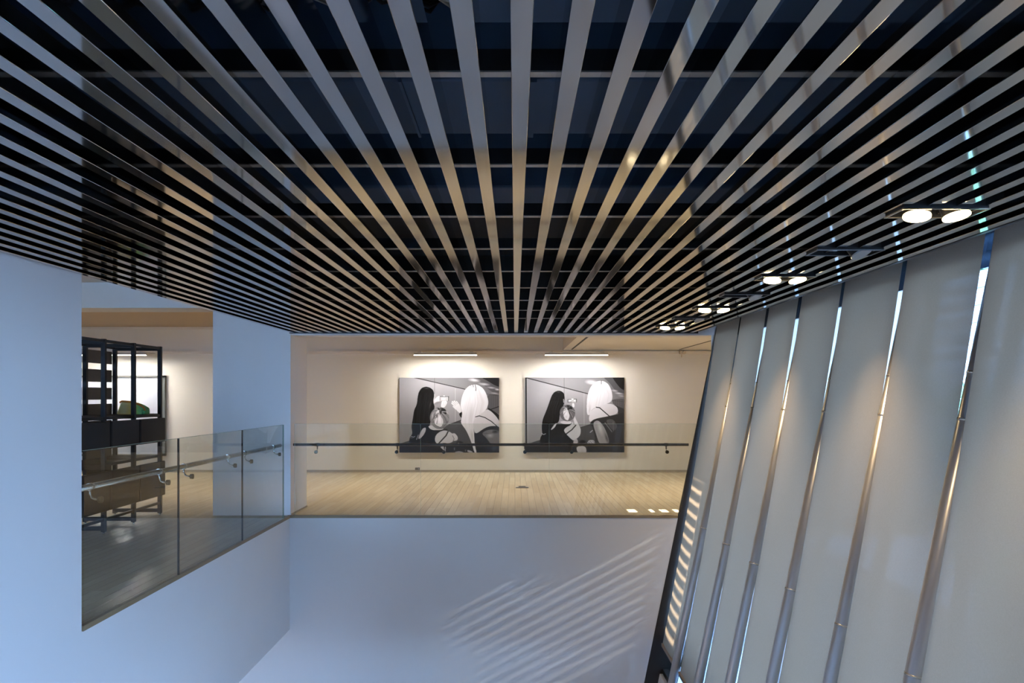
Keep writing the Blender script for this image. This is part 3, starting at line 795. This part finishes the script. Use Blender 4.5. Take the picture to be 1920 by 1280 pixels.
def photo_print(img, x0, x1, z0, z1, label):
    h, w = img.shape[:2]
    t = thing('photograph', ((x0 + x1) / 2, DW - .03, (z0 + z1) / 2), label, 'photograph', 'large black-and-white photographs')
    W, H = (x1 - x0) / 2, (z1 - z0) / 2
    box('backing', ALU, -W, W, -.008, .0295, -H, H, t)
    xs = np.linspace(-W, W, w + 1); zs = np.linspace(H, -H, h + 1)
    gx_, gz_ = np.meshgrid(xs, zs)
    co = np.stack([gx_, np.full_like(gx_, -.0095), gz_], -1).reshape(-1, 3)
    idx = (np.arange(h)[:, None] * (w + 1) + np.arange(w)[None, :]).ravel()
    f = np.stack([idx, idx + w + 1, idx + w + 2, idx + 1], -1)
    me = bpy.data.meshes.new('print')
    me.vertices.add(len(co)); me.vertices.foreach_set('co', co.ravel())
    me.loops.add(f.size); me.loops.foreach_set('vertex_index', f.ravel().astype(np.int32))
    me.polygons.add(len(f)); me.polygons.foreach_set('loop_start', (np.arange(len(f)) * 4).astype(np.int32))
    me.update(calc_edges=True)
    lin = srgb_lin(img * np.array([1.0, 1.0, 1.045])) * .70 
    pad = np.pad(lin, ((0, 1), (0, 1), (0, 0)), 'edge').reshape(-1, 3)
    at_ = me.color_attributes.new('ink', 'FLOAT_COLOR', 'POINT')
    at_.data.foreach_set('color', np.concatenate([np.clip(pad, 0, 1), np.ones((len(pad), 1))], 1).astype(np.float32).ravel())
    me.materials.append(PRINT)
    o = bpy.data.objects.new('print', me); C.objects.link(o); o.parent = t
    return t
def wx(x): return (x - CX) / 100.0
def wz(y): return EYE + (CY - y) / 100.0
photo_print(photo_one(), wx(749.3), wx(936), wz(848), wz(708), 'large black-and-white photograph, left of two, in which a hand waves beside long white hair')
photo_print(photo_two(), wx(984), wx(1170), wz(847.5), wz(707.5), 'large black-and-white photograph, right of two, with a dark upright line along its left side')

# ------------------------------------------------------------------ linear wall lights
def linear(x0, x1, label):
    Y = DW - .6
    t = thing('linear_light', ((x0 + x1) / 2, Y, EYE + .722), label, 'wall light', 'linear lights above the pictures')
    w = (x1 - x0) / 2
    MB().box(-w, w, -.025, .025, 0, .042, .003).build('housing', HOUS, t)
    d = MB().box(-w + .004, w - .004, -.022, .02, -.009, 0).build('diffuser', LEDW, t)
    MB().box(-w, w, -.0255, -.0222, -.0095, 0).build('front_lip', LEDL, t)
    MB().box(-w, w, .021, .025, -.0095, 0).box(-w, -w + .003, -.024, .021, -.0095, 0).box(w - .003, w, -.024, .021, -.0095, 0).build('rear_skirt', HOUS, t)
    for s in (-1, 1):
        MB().box(s * w * .82 - .035, s * w * .82 + .035, -.012, .553, .042, .058).build('arm', HOUS, t)
    return t
linear(-1.824, -.688, 'slim white linear light above the left black-and-white photograph')
linear(.544, 1.68, 'slim white linear light above the right black-and-white photograph')
linear(-7.85, -6.65, 'slim white linear light seen through the black rack')

# ------------------------------------------------------------------ small fittings in the gallery
t = thing('floor_socket', at(979, 914, 13.33), 'small grey floor socket with open lid in the wooden floor', 'socket'); t.location.z = 0
box('plate', SOCK, -.10, .10, -.06, .06, .0005, .012, t, .003); box('lid', SOCK, -.055, .055, .03, .05, .012, .024, t, .003)
t = thing('wall_socket', (wx(783), DW - .017, .10), 'tiny dark wall socket low on the white wall under the left photograph', 'socket')
box('plate', SOCK, -.045, .045, -.012, 0.001, -.10 + .046, -.01, t, .003); box('plug', CHROME, .01, .035, -.026, -.011, -.045, -.02, t)
t = thing('motion_sensor', (wx(1277.5), DW - .10, EYE + .79), 'small beige ceiling sensor near the far right end of the gallery wall', 'sensor')
MB().box(-.05, .005, -.03, .052, -.035, .035, .012).build('body', SENSOR, t)
MB().disc((.03, -.005, .0), (.3, -1, -.1), .032, .05, 20).build('lens_head', SENSOR, t); MB().tube([(-.015, 0, -.03), (-.015, 0, -.09)], .009, 8).build('stem', SENSOR, t)
for (X, ya, yb, lab) in ((1.05, 12.35, 15.75, 'dark linear air slot in the gallery ceiling above the right photograph'),
                         (3.04, 12.6, 15.75, 'dark linear air slot in the gallery ceiling near the blinds')):
    t = thing('air_slot', (X, (ya + yb) / 2, EYE + .84), lab, 'air vent', 'air slots in the gallery ceiling')
    L = (yb - ya) / 2
    box('slot', SEAL, -.016, .016, -L, L, -.003, .001, t); box('flange', HOUS, .018, .024, -L, L, -.003, .001, t)

# ------------------------------------------------------------------ black display rack with its parts
t = thing('display_rack', (-4.537, 8.86, 0), 'tall black metal display rack with dark boards behind the side balustrade', 'rack')
XA, XB = -.27, .27
ys = [10.256 - 8.86, 9.547 - 8.86, 8.855 - 8.86, 8.16 - 8.86, 7.46 - 8.86]
P2 = .021
for y in ys:
    for x in (XA, XB):
        p = box('post', BLACKM, x - P2, x + P2, y - P2, y + P2, .03, 2.03, t)
        MB().tube([(x, y, 0), (x, y, .03)], .012, 10).build('levelling_foot', CHROME, p)
    for z in (.065, 1.205, 2.0): box('cross_rail', BLACKM, XA + P2, XB - P2, y - P2, y + P2, z - P2, z + P2, t)
for x in (XA, XB):
    for z in (.155, 1.205, 2.01): box('long_rail', BLACKM, x - .012, x + .012, ys[-1], ys[0], z - .014, z + .014, t)
for a, b in zip(ys[1:], ys[:-1]):
    for z0, z1 in ((1.20, 1.345), (1.405, 1.535), (1.61, 1.745), (1.825, 1.965)):
        box('board', BROWNB, XA - .03, XA - .022, a + .03, b - .03, z0 - .01, z1, t)
for a, b in zip(ys[1:], ys[:-1]):
    box('upper_panel', BLACKP, XB + .022, XB + .062, a + .05, b + .015, .89, 1.175, t, .012)
    box('lower_panel', BLACKP, XB + .022, XB + .062, a + .04, b + .015, .25, .66, t, .012)
    box('shelf', BLACKP, XA + P2, XB - P2, a + P2, b - P2, 1.19, 1.222, t)
    box('desk_board', BLACKP, XA + P2, XB - P2, a + P2, b - P2, .70, .73, t)
    box('back_panel', BLACKP, XA - .04, XA - .024, a + .03, b - .03, .25, 1.15, t, .004)
# boards of the last bay sit on the side away from the opening and leave the end bay open
# sculpture on the rack
bm = bmesh.new()
prof = [(-.165, 0), (-.125, .135), (-.108, .15), (.0, .142), (.09, .112), (.15, .075), (.158, .055), (.158, 0)]
fr = [bm.verts.new((x, -.07 - .03 * (z < .05), z)) for x, z in prof]; bk = [bm.verts.new((x * .96, .08, z * .97)) for x, z in prof]
bm.faces.new(fr); bm.faces.new(bk[::-1])
for i in range(len(prof)):
    j = (i + 1) % len(prof); bm.faces.new((fr[i], bk[i], bk[j], fr[j]))
bmesh.ops.recalc_face_normals(bm, faces=bm.faces[:])
bmesh.ops.bevel(bm, geom=bm.edges[:], offset=.016, segments=3, affect='EDGES', profile=.5)
sc = thing('sculpture', (-4.43, 9.93, 1.224), 'mottled yellow and green glazed sculpture standing on the black rack', 'sculpture')
m = MB(); m._join(bm); m.build('body', SCULPT, sc)
MB().tube([(-.13, -.085, .138), (-.105, -.085, .153), (0, -.085, .145), (.09, -.085, .116), (.15, -.085, .08), (.16, -.085, .045)], .011, 8).build('rim', RUST, sc)

# framed white panel on the far wall behind the rack
fxr = (312 - CX) / 100
t = thing('picture_frame', ((fxr - 8.3) / 2, DW - .04, wz(779)), 'large white picture in a thin grey metal frame behind the rack', 'picture')
w = (fxr + 8.3) / 2; h = .75
box('picture', MATB, -w + .04, w - .04, -.012, .03, -h + .03, h - .03, t)
MB().box(-w, w, -.035, .035, h - .035, h).box(-w, w, -.035, .035, -h, -h + .035).box(-w, -w + .04, -.035, .035, -h, h).box(w - .045, w, -.035, .035, -h, h).build('frame', ALU, t)

# ------------------------------------------------------------------ lights
def point(name, loc, e, col, size=.1):
    l = bpy.data.lights.new(name, 'SPOT'); l.energy = e; l.color = col; l.shadow_soft_size = size
    l.spot_size = math.radians(120); l.spot_blend = .9
    o = bpy.data.objects.new(name, l); C.objects.link(o); o.location = loc
    return o
WARM = (1, .82, .62)
for (x, y, z) in ((-6.4, 12.4, 2.68), (-3.6, 13.6, 2.68), (-1.6, 12.6, 2.68), (.3, 12.6, 2.68), (2.2, 12.4, 2.25), (3.8, 13.4, 2.25)):
    point('gallery_downlight', (x, y, z), 145, WARM)
for (x, y) in ((-6.4, 8.6), (-6.2, 5.5), (-4.0, 2.8)):
    point('gallery_downlight', (x, y, 2.76), 28, WARM)
for (x, y) in ((-4.6, 1.5), (-4.6, 4.2), (-4.6, 6.9)):  # unseen fill lamps added under the slab to lift the void walls
    point('lower_fill', (x, y, -1.45), 330, (1, .92, .88))
su = bpy.data.lights.new('sun', 'SUN'); su.energy = 66; su.angle = math.radians(.2); su.color = (1, .93, .82)
so = bpy.data.objects.new('sun', su); C.objects.link(so); so.location = (30, 0, 20)
so.rotation_euler = Vector((-1, .008, -.53)).to_track_quat('-Z', 'Y').to_euler()
w = bpy.data.worlds.new('World'); S.world = w; w.use_nodes = True
nt = w.node_tree; nt.nodes.clear()
out = nt.nodes.new('ShaderNodeOutputWorld'); bg = nt.nodes.new('ShaderNodeBackground')
tc = nt.nodes.new('ShaderNodeTexCoord'); sp = nt.nodes.new('ShaderNodeSeparateXYZ'); cr = nt.nodes.new('ShaderNodeValToRGB')
nt.links.new(tc.outputs['Generated'], sp.inputs['Vector']); nt.links.new(sp.outputs['Z'], cr.inputs['Fac'])
e = cr.color_ramp.elements
e[0].position = 0; e[0].color = (.38, .60, 1, 1); e[1].position = .7; e[1].color = (.32, .54, .98, 1)
q = e.new(.25); q.color = (.28, .52, 1, 1)
nt.links.new(cr.outputs['Color'], bg.inputs['Color']); bg.inputs['Strength'].default_value = 50
nt.links.new(bg.outputs['Background'], out.inputs['Surface'])

# ------------------------------------------------------------------ camera and render look
cd = bpy.data.cameras.new('Camera'); cam = bpy.data.objects.new('Camera', cd); C.objects.link(cam)
cam.location = (0, 0, EYE); cam.rotation_euler = (math.pi / 2, 0, 0)
cd.sensor_width = 36; cd.lens = F / 1920 * 36; cd.shift_x = -(CX - 960) / 1920; cd.shift_y = (CY - 640) / 1920
cd.clip_start = .05; cd.clip_end = 500
S.camera = cam
S.view_settings.view_transform = 'Standard'; S.view_settings.look = 'None'; S.view_settings.gamma = 1
S.view_settings.use_curve_mapping = False
S.view_settings.exposure = 0.0
cy = S.cycles
cy.use_denoising = True
cy.max_bounces = 10; cy.diffuse_bounces = 5; cy.glossy_bounces = 5; cy.transparent_max_bounces = 16; cy.transmission_bounces = 6
cy.caustics_reflective = False; cy.caustics_refractive = False; cy.sample_clamp_indirect = 6
